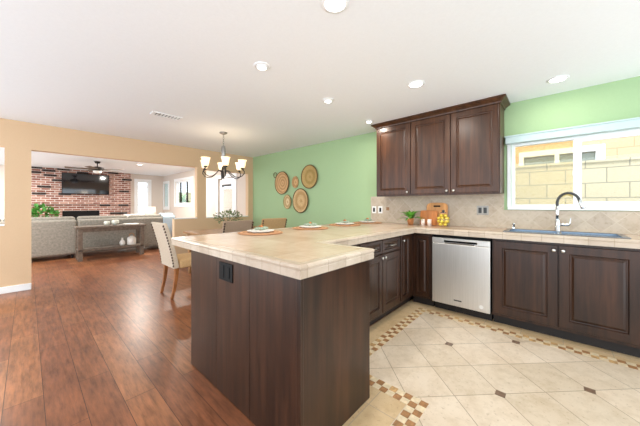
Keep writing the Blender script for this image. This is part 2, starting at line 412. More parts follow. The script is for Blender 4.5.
# back window of the living room (tall, narrow)
o = struct('window_4', grid_solid(BM(), [2.90, 2.96, 3.27, 3.33], [.25, .31, 1.95, 1.99, 2.14, 2.2], BW+.02, BW+.09, lambda u, v: not (2.96 < u < 3.27 and (.31 < v < 1.95 or 1.99 < v < 2.14)), XZ), 'vinyl')
obj('pane', box(BM(), 2.95, 3.28, BW+.05, BW+.056, .3, 2.15), 'glass', o)
struct('trim_11', grid_solid(BM(), [2.82, 2.90, 3.33, 3.41], [.17, .25, 2.2, 2.28], BW-.02, BW, lambda u, v: not (2.9 < u < 3.33 and .25 < v < 2.2), XZ), 'white')
# glazed door seen through the right pass-through
d0 = struct('door_1', grid_solid(BM(), [6.70, 6.86, 7.42, 7.58], [.02, .25, 1.85, 1.99], GW+.03, GW+.075, lambda u, v: not (6.86 < u < 7.42 and .25 < v < 1.85), YZ), 'white', bevel=.004)
obj('pane', box(BM(), GW+.05, GW+.056, 6.85, 7.43, .24, 1.86), 'glass', d0)
obj('blind_rail', box(BM(), GW+.005, GW+.03, 6.88, 7.40, 1.78, 1.84), 'charcoal', d0)
bm = BM()
for k in range(48): box(bm, GW+.034, GW+.046, 6.87, 7.41, .28+k*.031, .298+k*.031)
obj('blind', bm, 'white_plastic', d0)
obj('door_handle', tube(BM(), [(GW+.03, 6.79, 1.0), (GW-.03, 6.79, 1.0), (GW-.035, 6.90, 1.0)], .011), 'knob', d0, smooth=True)
struct('trim_12', grid_solid(BM(), [6.56, 6.66, 7.62, 7.72], [0, 2.03, 2.13], GW-.02, GW+.0, lambda u, v: not (6.66 < u < 7.62 and v < 2.03), YZ), 'white')

# valance over the kitchen window
bm = box(BM(), GW-.085, GW, -1.34, .455, 1.965, 2.045); box(bm, GW-.095, GW, -1.35, .465, 2.040, 2.055)
solo('window_valance', bm, 'valance', 'pale blue box valance across the top of the kitchen window', 'valance', (GW, -.44, 1.965), bevel=.003)

# ------------------------------------------------------------------ outside
struct('ground', box(BM(), GW+.15, 16, -6, 20, -.2, -.1), 'gravel')
bm = box(BM(), 5.2, 5.4, -6, 18, -.1, 1.83); box(bm, 5.17, 5.43, -6, 18, 1.83, 1.86)
solo('garden_wall', bm, 'cream_block', 'cream painted block wall outside the windows', 'wall', (5.3, 6, -.1))
nb = thing('neighbour_house', 'peach stuccoed neighbouring house with a white sliding window, behind the block wall', 'house', (7.2, 0, -.1))
obj('facade', grid_solid(BM(), [-6, -.58, .56, 5.5], [-.1, 1.7, 2.30, 4.3], 7.2, 7.4, lambda u, v: not (-.58 < u < .56 and 1.7 < v < 2.3), YZ), 'peach_block', nb)
wf = obj('window_frame', grid_solid(BM(), [-.66, -.54, -.03, .04, .54, .62], [1.62, 1.74, 2.27, 2.38], 7.15, 7.3, lambda u, v: not ((-.54 < u < -.03 or .04 < u < .54) and 1.74 < v < 2.27), YZ), 'vinyl', nb)
obj('pane', box(BM(), 7.28, 7.29, -.58, .56, 1.7, 2.3), plain('neighbour_dark_glass', '#8c9688', .1, spec=.6), wf)
obj('eave', box(BM(), 6.9, 7.5, -6, 5.5, 4.3, 4.45), 'white', nb)
def leafcloud(bm, c, r, n, size, flat=1.0, up=.3):
    for _ in range(n):
        while True:
            p = Vector([random.uniform(-1, 1) for _ in range(3)])
            if .3 < p.length < 1: break
        q = Vector(c) + Vector((p.x*r[0], p.y*r[1], p.z*r[2]))
        d = (p + Vector((0, 0, up))).normalized(); s = d.cross(Vector((random.random()-.5, random.random()-.5, random.random()))).normalized()
        L = size*random.uniform(.6, 1.2); W = L*.33; nrm = d.cross(s)*W*.25
        a, b2, e, f = q, q+d*L*.5+s*W+nrm, q+d*L, q+d*L*.5-s*W+nrm
        vs = [bm.verts.new(t) for t in (a, b2, e, f)]; mid = bm.verts.new(q+d*L*.5)
        bm.faces.new((vs[0], vs[1], mid)); bm.faces.new((vs[1], vs[2], mid)); bm.faces.new((vs[2], vs[3], mid)); bm.faces.new((vs[3], vs[0], mid))
    return bm
sh = thing('garden_shrub', 'leafy green shrub outside the far side window', 'shrub', (4.6, 13.3, -.1))
obj('foliage', leafcloud(BM(), (4.6, 13.3, 1.0), (.36, 1.3, .9), 2200, .13), 'leaf_bright', sh)
obj('stem', tube(BM(), [(4.6, 13.3, -.1), (4.6, 13.3, .9)], .03), 'stem', sh)

# ------------------------------------------------------------------ cabinets
def D_right(X, yl, z):      # door matrix for a face that looks to -X; local x runs towards -Y
    return Matrix(((0, 1, 0, X), (-1, 0, 0, yl), (0, 0, 1, z), (0, 0, 0, 1)))
def D_back(xl, Y, z):       # face that looks to -Y
    return Matrix.Translation((xl, Y, z))
def knob(parent, m, x, z, d=.02):
    bm = BM(); mm = m @ Matrix.Translation((x, -d, z)) @ Matrix.Rotation(PI/2, 4, 'X')
    lathe(bm, [(.0, -.001), (.009, 0), (.006, .006), (.006, .012), (.015, .018), (.016, .023), (.010, .028), (0, .029)], mtx=mm, n=16)
    return obj('knob', bm, 'knob', parent, smooth=True)
def pull(parent, m, x, z, w=.10, d=.02):
    bm = tube(BM(), [m @ Vector(p) for p in ((x-w/2, -d, z), (x-w/2+.004, -d-.018, z), (x-w/2+.02, -d-.026, z), (x+w/2-.02, -d-.026, z), (x+w/2-.004, -d-.018, z), (x+w/2, -d, z))], .006, 8)
    return obj('handle', bm, 'knob', parent, smooth=True)
def door(root, m, w, h, mat, kx=None, kz=None, name='door', fr=.055, pl=None):
    o = obj(name, xf(panel_door(BM(), w, h, fr=fr), m), mat, root)
    if kx is not None: knob(o, m, kx, kz)
    if pl: pull(o, m, w/2, h/2, pl)
    return o
CT = .965; CB = .905       # counter top and underside
# --- upper cabinet: one wall unit of three doors
u = thing('upper_cabinet', 'dark walnut wall cabinet with three raised-panel doors above the backsplash', 'cabinet', (3.7, 1.25, 1.385))
obj('carcass', box(BM(), 3.54, GW-.002, .475, 2.035, 1.385, 2.40), 'cab_up', u, bevel=.002)
bm = BM()
prof = [(.0, 2.385), (-.012, 2.39), (-.015, 2.405), (-.045, 2.43), (-.06, 2.437), (-.06, 2.455), (.02, 2.455)]
def crown(bm, prof):
    path = [(3.86-.004, 2.035, 0, 1), (3.54, 2.035, -1, 1), (3.54, .475, -1, -1), (3.856, .475, 0, -1)]
    L = []
    for x, y, dx, dy in path: L.append([bm.verts.new((x+dx*(-p), y+dy*(-p), z)) if False else bm.verts.new((x+dx*(-p), y+dy*(-p), z)) for p, z in prof])
    for a, b in zip(L, L[1:]):
        for i in range(len(prof)-1): bm.faces.new((a[i], a[i+1], b[i+1], b[i]))
        bm.faces.new((a[-1], a[0], b[0], b[-1]))
    for e in (L[0], L[-1]): bm.faces.new(e)
    bmesh.ops.recalc_face_normals(bm, faces=bm.faces)
crown(bm, prof)
obj('crown_moulding', bm, 'cab_up', u)
obj('light_rail', box(BM(), 3.545, 3.56, .48, 2.03, 1.370, 1.39), 'cab_up', u, bevel=.002)
for yl, w, kx in ((2.025, .522, .485), (1.495, .503, .466), (.984, .498, .035)):
    door(u, D_right(3.54, yl, 1.395), w, .985, 'cab_up', kx, .03, fr=.06)

# --- sink wall base units
def base_box(root, x0, x1, y0, y1, mat='cab', top=CB-.001, toe=None):
    obj('carcass', box(BM(), x0, x1, y0, y1, .10, top), mat, root, bevel=.002)
    t = toe or (x0, x1, y0, y1); obj('toe_kick', box(BM(), *t, .0035, .10), 'toe', root)
XF = 3.26
n1 = thing('corner_cabinet', 'narrow dark base cabinet with one slim door between the inner corner and the dishwasher', 'cabinet', (3.5, 1.24, 0))
base_box(n1, XF, GW-.005, 1.125, 1.375, toe=(XF+.07, GW-.005, 1.125, 1.375))
door(n1, D_right(XF, 1.330, .13), .19, .74, 'cab', fr=.04)
s0 = thing('sink_base_cabinet', 'wide dark base cabinet with two raised-panel doors under the sink', 'cabinet', (3.5, -.02, 0))
bm = grid_solid(BM(), [XF, 3.29, GW-.03, GW-.005], [-.56, -.53, .475, .505], .10, CB-.001, lambda x, y: not (3.29 < x < GW-.03 and -.53 < y < .475), XY)
obj('carcass', bm, 'cab', s0)
obj('toe_kick', box(BM(), XF+.07, GW-.005, -.56, .505, .0035, .10), 'toe', s0)
door(s0, D_right(XF, .490, .13), .492, .745, 'cab', .465, .70, fr=.07)
door(s0, D_right(XF, -.010, .13), .492, .745, 'cab', .028, .70, fr=.07)
s1 = thing('base_cabinet', 'dark base cabinet with two doors right of the sink cabinet, at the photo edge', 'cabinet', (3.5, -1.1, 0))
base_box(s1, XF, GW-.005, -1.6, -.562, toe=(XF+.07, GW-.005, -1.6, -.562))
door(s1, D_right(XF, -.585, .13), .49, .745, 'cab', .465, .70, fr=.07); door(s1, D_right(XF, -1.085, .13), .49, .745, 'cab', .028, .70, fr=.07)
# --- dishwasher
dw = thing('dishwasher', 'stainless steel dishwasher built in between the dark base cabinets', 'dishwasher', (3.5, .815, 0))
obj('tub', box(BM(), 3.27, GW-.01, .520, 1.110, .10, .885), 'black', dw)
obj('toe_kick', box(BM(), 3.33, GW-.01, .520, 1.110, .0035, .10), 'toe', dw)
dd = obj('door', box(BM(), 3.225, 3.27, .520, 1.108, .105, .800), 'steel', dw, bevel=.006)
bm = grid_solid(BM(), [.520, .64, .98, 1.108], [.803, .815, .838, .862], 3.225, 3.27, lambda y, z: not (.64 < y < .98 and .815 < z < .838), YZ)
cp = obj('control_panel', bm, 'steel', dw, bevel=.003)
obj('handle_recess', box(BM(), 3.250, 3.262, .64, .98, .812, .840), 'black', dw)
obj('handle_lip', box(BM(), 3.219, 3.232, .66, .96, .806, .818), 'chrome', dw, bevel=.003)
obj('badge', box(BM(), 3.2225, 3.226, .79, .87, .165, .178), 'charcoal', dd)
obj('energy_sticker', lathe(BM(), [(0, 0), (.020, 0), (.020, .0015), (0, .0015)], mtx=Matrix.Translation((3.2255, .60, .16)) @ Matrix.Rotation(-PI/2, 4, 'Y'), n=20), 'white_plastic', dd)

# --- leg of the counter: drawers over doors facing the kitchen
YF = 1.36
l1 = thing('drawer_base_cabinet', 'dark base cabinet with two drawers over a pair of doors, left of the inner corner', 'cabinet', (2.45, 1.7, 0))
base_box(l1, 2.035, 2.885, YF, 2.13, toe=(2.035, 2.885, YF+.07, 2.13))
for xl in (2.045, 2.465):
    door(l1, D_back(xl, YF, .745), .408, .135, 'cab', name='drawer', fr=.025, pl=.12)
door(l1, D_back(2.045, YF, .13), .408, .60, 'cab', .383, .57, fr=.06); door(l1, D_back(2.465, YF, .13), .408, .60, 'cab', .025, .57, fr=.06)
l2 = thing('corner_cabinet', 'slim dark base cabinet with one tall knobbed door, tucked into the inner corner', 'cabinet', (3.1, 1.7, 0))
base_box(l2, 2.887, GW-.005, 1.378, 2.13, toe=(2.887, GW-.005, YF+.07, 2.13))
obj('face_frame', box(BM(), 2.887, XF-.001, YF, 1.378, .10, CB-.001), 'cab', l2)
door(l2, D_back(2.900, YF, .13), .235, .75, 'cab', .03, .70, fr=.045)
l3 = thing('drawer_base_cabinet', 'dark base cabinet with a drawer over a door, half hidden behind the peninsula end', 'cabinet', (1.75, 1.7, 0))
base_box(l3, 1.478, 2.033, YF, 2.13, toe=(1.478, 2.033, YF+.07, 2.13))
door(l3, D_back(1.615, YF, .745), .408, .135, 'cab', name='drawer', fr=.025, pl=.12); door(l3, D_back(1.615, YF, .13), .408, .60, 'cab', .025, .57, fr=.06)
# --- peninsula block
p0 = thing('peninsula_cabinet', 'large dark wood peninsula block with plain panelled side and end faces', 'cabinet', (1.15, 1.5, 0))
obj('carcass', box(BM(), .872, 1.462, .912, 2.118, .0035, CB-.001), 'cab', p0)
bm = BM()
for a0, b0 in ((.925, 1.32), (1.322, 1.72), (1.722, 2.13)): box(bm, .858, .872, a0, b0, .0035, CB-.001)
sp = obj('side_panel', bm, 'cab', p0, bevel=.0015)
obj('end_panel', box(BM(), .880, 1.476, .898, .912, .0035, CB-.001), 'cab', p0, bevel=.0015)
obj('corner_trim', box(BM(), .855, .880, .895, .925, .0035, CB-.001), 'cab', p0, bevel=.003)
obj('back_panel', box(BM(), .872, 1.476, 2.118, 2.132, .0035, CB-.001), 'cab', p0, bevel=.0015)
ol = thing('outlet', 'black double outlet and switch plate on the peninsula side panel', 'outlet', (.858, 1.58, .815))
obj('cover_plate', box(BM(), .850, .858, 1.502, 1.668, .757, .872), 'black', ol, bevel=.003)
obj('socket', box(BM(), .846, .851, 1.60, 1.640, .775, .855), 'black', ol, bevel=.002)
obj('rocker_switch', box(BM(), .845, .851, 1.530, 1.565, .780, .850), 'black', ol, bevel=.002)

# --- countertop (continuous L plus peninsula) with a sink cut-out
SX0, SX1, SY0, SY1 = 3.36, 3.76, -.43, .40
out = [(.834, 1.497, .873, 2.49), (1.497, GW-.003, 1.30, 2.49), (3.20, GW-.003, -1.6, 1.30)]
def keep(x, y):
    if SX0 < x < SX1 and SY0 < y < SY1: return False
    return any(a < x < b and c < y < d for a, b, c, d in out)
ct = thing('countertop', 'continuous travertine tile countertop running over peninsula, bar and sink wall', 'countertop', (2.0, 1.8, CB))
XS = [.834, 1.497, 3.20, SX0, SX1, GW-.003]; YS = [-1.6, SY0, SY1, .873, 1.30, 2.49]
e = .012
def keep_in(x, y):
    if SX0 < x < SX1 and SY0 < y < SY1: return False
    return any(a < x < b and c < y < d for a, b, c, d in [(.834+e, 1.497-e, .873+e, 2.49-e), (1.497-e, GW-.003, 1.30+e, 2.49-e), (3.20+e, GW-.003, -1.6+e, 1.30+e)])
XI = [.834+e, 1.497-e, 3.20+e, SX0, SX1, GW-.003]; YI = [-1.6+e, SY0, SY1, .873+e, 1.30+e, 2.49-e]
bm = grid_solid(BM(), XI, YI, CB, CT, keep_in, XY)
obj('slab', bm, 'counter', ct)
# bullnose edge tiles: a profile swept along the exposed outline
ol_pts = [(3.20, -1.6), (3.20, 1.30), (1.497, 1.30), (1.497, .873), (.834, .873), (.834, 2.49), (GW-.003, 2.49)]
def sweep(bm, pts, prof):
    n = len(pts); L = []
    for i, p in enumerate(pts):
        p = Vector(p); d0 = (p - Vector(pts[i-1])).normalized() if i else None; d1 = (Vector(pts[i+1]) - p).normalized() if i < n-1 else None
        d0 = d0 if d0 is not None else d1; d1 = d1 if d1 is not None else d0
        nrm0 = Vector((d0.y, -d0.x)); nrm1 = Vector((d1.y, -d1.x)); m = (nrm0+nrm1); m = m / (1+nrm0.dot(nrm1))
        L.append([bm.verts.new((p.x + m.x*o, p.y + m.y*o, z)) for o, z in prof])
    for a, b in zip(L, L[1:]):
        for i in range(len(prof)): bm.faces.new((a[i], a[(i+1) % len(prof)], b[(i+1) % len(prof)], b[i]))
    bm.faces.new(L[0]); bm.faces.new(L[-1]); bmesh.ops.recalc_face_normals(bm, faces=bm.faces)
bm = BM()
sweep(bm, ol_pts, [(.05, CT+.0006), (.012, CT+.0006), (.005, CT-.003), (0.0, CT-.012), (.003, CT-.022), (.006, CT-.026), (.003, CT-.030), (.004, CB-.004), (.016, CB-.004), (.016, CB+.001), (.05, CB+.001)])
obj('edge_trim', bm, 'counter_edge', ct)

# --- backsplash
bm = grid_solid(BM(), [-1.6, .478, 2.32], [CT+.001, 1.185, 1.383], GW-.012, GW-.001, lambda y, z: not (y < .478 and z > 1.185), YZ)
bs = tag(obj('backsplash', bm, 'splash'), 'diagonal travertine tile backsplash behind the counter', 'backsplash')
for y in (2.01,): obj('accent_tile', box(BM(), GW-.016, GW-.011, y-.025, y+.025, 1.16, 1.21), 'mos_a', bs)

# --- sink
sk = thing('kitchen_sink', 'stainless double-bowl sink set in the counter under the window', 'sink', (3.56, 0, CT))
bm = grid_solid(BM(), [3.335, 3.375, 3.74, 3.785], [-.455, -.415, -.03, 0.0, .385, .425], CT+.0008, CT+.007, lambda x, y: not (3.375 < x < 3.74 and (-.415 < y < -.03 or 0 < y < .385)), XY)
obj('rim', bm, 'sink', sk, bevel=.002)
for y0, y1 in ((-.415, -.03), (0.0, .385)):
    bm = BM(); vs = {}
    for k, (i, z) in enumerate(((0, CT+.002), (.012, CT-.17), (.05, CT-.19))):
        vs[k] = [bm.verts.new(p) for p in ((3.375+i, y0+i, z), (3.74-i, y0+i, z), (3.74-i, y1-i, z), (3.375+i, y1-i, z))]
    for k in (0, 1):
        for i in range(4): bm.faces.new((vs[k][i], vs[k][(i+1) % 4], vs[k+1][(i+1) % 4], vs[k+1][i]))
    bm.faces.new(vs[2]); bmesh.ops.recalc_face_normals(bm, faces=bm.faces)
    for f in bm.faces: f.normal_flip()
    b_ = obj('bowl', bm, 'sink', sk); s_ = b_.modifiers.new('s', 'SOLIDIFY'); s_.thickness = .002
    obj('drain', lathe(BM(), [(0, 0), (.04, 0), (.035, .004), (.012, .002), (0, .002)], 3.56, (y0+y1)/2, CT-.19), 'chrome', b_, smooth=True)
fa = thing('faucet', 'tall gooseneck pull-down faucet with dark arched neck and side lever at the sink', 'faucet', (3.70, 0, CT))
fx = 3.70
obj('base', lathe(BM(), [(.0, 0), (.028, 0), (.028, .006), (.022, .012), (.021, .11), (.018, .118), (0, .118)], fx, 0, CT+.007), 'chrome', fa, smooth=True)
pts = [(fx, 0, CT+.12), (fx, 0, CT+.30)]
R = .088; dx, dy = -.35, -.937
for k in range(1, 15):
    a = PI - k*PI*.90/14; pts.append((fx+dx*(R+R*math.cos(a)), dy*(R+R*math.cos(a)), CT+.30+R*1.15*math.sin(a)))
obj('neck', tube(BM(), pts[:1]+pts[1:], .0125, 14), 'pewter_dark' if 'pewter_dark' in M else 'charcoal', fa, smooth=True)
obj('riser', tube(BM(), [(fx, 0, CT+.11), (fx, 0, CT+.27)], .0145, 14), 'chrome', fa, smooth=True)
pe = Vector(pts[-1]); pd = (pe - Vector(pts[-2])).normalized()
obj('spray_head', tube(BM(), [pe, pe+pd*.03, pe+pd*.075, pe+pd*.09], [.0145, .017, .021, .020], 16), 'chrome', fa, smooth=True)
hb = obj('lever', tube(BM(), [(fx, -.015, CT+.075), (fx, -.085, CT+.078), (fx, -.095, CT+.09), (fx-.005, -.10, CT+.15)], [.016, .015, .009, .005], 12), 'chrome', fa, smooth=True)
sd = thing('soap_dispenser', 'small chrome soap dispenser pump at the left corner of the sink', 'soap dispenser', (3.70, .37, CT))
obj('pump_body', lathe(BM(), [(0, 0), (.017, 0), (.015, .008), (.013, .05), (.016, .055), (.016, .065), (0, .068)], 3.70, .37, CT+.007), 'chrome', sd, smooth=True)
obj('spout', tube(BM(), [(3.70, .37, CT+.066), (3.66, .37, CT+.064)], [.007, .005], 8), 'chrome', sd, smooth=True)

# --- wall outlets
o1 = thing('outlet', 'grey metal double outlet plate on the backsplash right of the lemon jar', 'outlet', (3.848, .70, 1.18))
obj('cover_plate', box(BM(), 3.842, 3.8475, .635, .765, 1.12, 1.235), 'grey_plate', o1, bevel=.003)
for y in (.672, .728): obj('socket', box(BM(), 3.838, 3.843, y-.018, y+.018, 1.142, 1.213), 'charcoal', o1, bevel=.002)
for y, lb in ((2.255, 'ivory switch plate on the backsplash, left of the pair by the green wall'), (2.14, 'ivory switch plate on the backsplash, right of the pair by the green wall')):
    o1 = thing('light_switch', lb, 'switch', (3.848, y, 1.165))
    obj('cover_plate', box(BM(), 3.842, 3.8475, y-.038, y+.038, 1.11, 1.225), 'white_plastic', o1, bevel=.003)
    obj('rocker', box(BM(), 3.838, 3.843, y-.017, y+.017, 1.132, 1.20), 'black', o1, bevel=.002)

# ------------------------------------------------------------------ counter things
def fronds(bm, c, n, L, w, seed=1, el=(.5, 1.2)):
    rnd = random.Random(seed)
    for k in range(n):
        az = 2*PI*k/n + rnd.uniform(-.3, .3); e0 = rnd.uniform(*el); l = L*rnd.uniform(.75, 1.1)
        d = Vector((math.cos(az), math.sin(az), 0)); s = Vector((-d.y, d.x, 0)); p = Vector(c); prev = None
        for q in range(7):
            t = q/6; a = e0 - t*1.3; ww = w*math.sin(PI*min(.97, .12+t*.85))
            cur = (bm.verts.new(p + s*ww), bm.verts.new(p - Vector((0, 0, ww*.25))), bm.verts.new(p - s*ww))
            if prev:
                bm.faces.new((prev[0], cur[0], cur[1], prev[1])); bm.faces.new((prev[1], cur[1], cur[2], prev[2]))
            prev = cur; p = p + (d*math.cos(a) + Vector((0, 0, math.sin(a))))*l/6
    return bm
tp = thing('potted_plant', 'small green fern in a terracotta pot by the backsplash', 'plant', (3.61, 1.535, CT))
obj('pot', lathe(BM(), [(0, 0), (.035, 0), (.046, .075), (.050, .078), (.050, .09), (.043, .09), (.041, .08), (0, .08)], 3.61, 1.535, CT+.001), 'terracotta', tp, smooth=True)
obj('foliage', fronds(BM(), (3.61, 1.535, CT+.08), 26, .21, .020, 3, (.35, 1.3)), 'leaf_bright', tp)
for y, lb in ((1.358, 'small blush ceramic tumbler on the counter, the one nearer the fern'), (1.272, 'small blush ceramic tumbler on the counter, the one nearer the lemons')):
    solo('tumbler', lathe(BM(), [(0, 0), (.026, 0), (.027, .088), (.024, .088), (.022, .01), (0, .01)], 3.60, y, CT+.001), 'candle', lb, 'tumbler', (3.60, y, CT), 'tumblers by the cutting boards', smooth=True)
def board(name, y0, y1, h, arch, mat, xb, lean, label, handle=None):
    n = 14; t = .018; bm = BM(); pr = [(y0, 0), (y1, 0)]
    cy, r = (y0+y1)/2, (y1-y0)/2
    for k in range(n+1):
        a = PI*k/n; pr.append((cy + r*abs(math.cos(a))**.6*(1 if math.cos(a) > 0 else -1), h-arch+arch*math.sin(a)**.6))
    f = [bm.verts.new((0, y, z)) for y, z in pr]; b = [bm.verts.new((t, y, z)) for y, z in pr]
    bm.faces.new(f); bm.faces.new(b[::-1])
    for i in range(len(pr)): bm.faces.new((f[i], b[i], b[(i+1) % len(pr)], f[(i+1) % len(pr)]))
    bmesh.ops.recalc_face_normals(bm, faces=bm.faces)
    m = Matrix.Translation((xb, 0, CT+.002)) @ Matrix.Rotation(lean, 4, 'Y')
    root = thing(name, label, 'cutting board', (xb, cy, CT))
    obj('board', xf(bm, m), mat, root, bevel=.003)
    if handle:
        obj('handle', xf(box(BM(), -.006, .001, cy-.045, cy+.045, h-.062, h-.040), m), 'black', root, bevel=.004)
board('cutting_board', 1.105, 1.385, .315, .07, 'board', 3.775, .15, 'tall honey wood cutting board with arched top and dark handle, leaning on the backsplash', True)
board('cutting_board', 1.22, 1.455, .205, .02, 'board2', 3.735, .13, 'shorter amber wood cutting board leaning in front of the tall one')
LX, LY = 3.58, 1.09
jr = thing('lemon_jar', 'round clear glass jar with a dark stopper, full of lemons', 'jar', (LX, LY, CT))
obj('glass_body', lathe(BM(), [(0, .0), (.055, 0), (.077, .035), (.083, .085), (.078, .135), (.050, .165), (.040, .178), (.044, .183)], LX, LY, CT+.001), 'jar', jr, smooth=True)
obj('stopper', lathe(BM(), [(0, 0), (.038, 0), (.034, .006), (.010, .01), (.018, .022), (.016, .035), (0, .040)], LX, LY, CT+.178), 'charcoal', jr, smooth=True)
lsp = []
for zz, n, rr in ((.032, 4, .036), (.070, 6, .053), (.066, 1, 0), (.108, 6, .053), (.105, 1, 0), (.143, 4, .032)):
    for k in range(n):
        a = 2*PI*k/n + zz*30; lsp.append((LX+rr*math.cos(a), LY+rr*math.sin(a), CT+.001+zz))
lm = None
for i, p in enumerate(lsp):
    if lm is None:
        bm = BM(); ball(bm, (0, 0, 0), .0195, (1, 1, 1.18), 14, 10)
        lm = obj('lemon', bm, 'lemon', smooth=True); tag(lm, 'yellow lemon inside the glass jar', 'lemon', 'lemons in the jar'); o = lm
    else: o = lm.copy(); C.objects.link(o)
    o.location = p; o.rotation_euler = (random.uniform(0, 3), random.uniform(0, 3), 0)

# place settings on the bar
names = ['nearest the camera, at the peninsula end', 'second from the peninsula end', 'third from the peninsula end', 'nearest the green wall and backsplash']
PX = [1.56, 2.27, 2.96, 3.55]; PY = 2.20
proto = None
for i, x in enumerate(PX):
    L = (x, PY, CT+.001)
    if i == 0:
        pm = solo('placemat', lathe(BM(), [(0, 0), (.215, 0), (.222, .004), (.215, .009), (0, .009)], *L, n=48), 'mat_weave', '', 'placemat', L, 'woven placemats on the bar')
        pl = thing('dinner_plate', '', 'plate', (x, PY, L[2]+.009), group='place settings on the bar')
        obj('rim', lathe(BM(), [(0, 0), (.085, 0), (.135, .016), (.133, .019), (.085, .005), (0, .005)], x, PY, L[2]+.0095, n=40), 'ceramic', pl, smooth=True)
        nk = thing('napkin', '', 'napkin', (x, PY, L[2]+.016), group='napkins on the plates')
        bm = BM()
        for k, (ox, oy, sz, rz) in enumerate(((-.03, 0, (1.7, .9, .42), .4), (.04, .01, (1.5, .8, .5), -.5), (0, -.03, (1.2, .9, .45), 1.2))):
            b2 = BM(); ball(b2, (0, 0, 0), .034, sz, 14, 8); xf(b2, Matrix.Translation((x+ox, PY+oy, L[2]+.034)) @ Matrix.Rotation(rz, 4, 'Z'))
            me = bpy.data.meshes.new('t'); b2.to_mesh(me); b2.free(); bm.from_mesh(me); bpy.data.meshes.remove(me)
        xf(bm, Matrix.Translation((0, 0, .012)))
        obj('cloth', bm, plain('grey_green_napkin', '#9aa893', .9, var=.2, nscale=25), nk, smooth=True)
        obj('ring', lathe(BM(), [(.022, -.012), (.026, -.012), (.026, .012), (.022, .012), (.022, -.012)], mtx=Matrix.Translation((x, PY, L[2]+.052)) @ Matrix.Rotation(PI/2, 4, 'Y'), n=20), 'board2', nk, smooth=True)
        proto = (pm, pl, nk)
    else:
        pm = dup(proto[0], L); pl = dup(proto[1], (x, PY, L[2]+.009)); nk = dup(proto[2], (x, PY, L[2]+.016), random.uniform(-1, 1))
    pm['label'] = 'round woven placemat on the bar, ' + names[i]
    pl['label'] = 'white dinner plate on the bar, ' + names[i]
    nk['label'] = 'grey-green napkin in a wooden ring, ' + names[i]

# ------------------------------------------------------------------ wall baskets
def basket(y, z, ry, rz_, mat, label, rim='rim_dark', depth=.035, handle=False):
    root = thing('wall_basket', label, 'basket', (GW-.001, y, z), group='woven baskets on the green wall')
    m = Matrix.Translation((GW-.002, y, z)) @ Matrix.Rotation(-PI/2, 4, 'Y') @ Matrix.Diagonal((rz_/ry, 1, 1, 1))
    mloc = m
    b = BM(); lathe(b, [(0, 0.0), (ry*.75, 0), (ry*.97, depth), (ry*.93, depth+.002), (ry*.7, .008), (0, .008)], n=40)
    o = obj('bowl', b, mat, smooth=True); o.parent = root
    o.matrix_local = Matrix.Translation((-.001, 0, 0)) @ Matrix.Rotation(-PI/2, 4, 'Y') @ Matrix.Diagonal((rz_/ry, 1, 1, 1))
    bm = BM(); n = 40
    tube(bm, [(GW-.002-depth, y+ry*.96*math.cos(2*PI*k/n), z+rz_*.96*math.sin(2*PI*k/n)) for k in range(n+1)], .009, 8)
    obj('rim', bm, rim, root, smooth=True)
    if handle:
        obj('handle', tube(BM(), [(GW-.03, y+ry*1.28*math.cos(a)-0*ry, z+rz_*.62+.07*math.sin(a)-.0) if False else (GW-.03, y+ry*.75+.06+.05*math.cos(a), z+rz_*.75+.06*math.sin(a)) for a in [k*2*PI/16 for k in range(17)]], .007, 8), 'rim_dark', root, smooth=True)
    return root
basket(4.60, 1.74, .245, .26, 'bask_b', 'large orange-brown woven basket with a dark rim, leftmost on the green wall', handle=True)
basket(4.17, 1.735, .095, .125, 'bask_b', 'smallest orange woven basket, between the two large upper ones', 'bask_b', .02)
basket(3.74, 1.82, .235, .245, 'bask_c', 'large olive-tan woven basket, topmost and nearest the cabinets', 'rim_dark')
basket(4.43, 1.315, .125, .155, 'bask_d', 'small pale woven basket low on the left of the group', 'bask_c', .02)
basket(4.00, 1.335, .235, .26, 'bask_e', 'large straw woven basket with a shiny smooth face, lowest of the group', 'rim_dark')

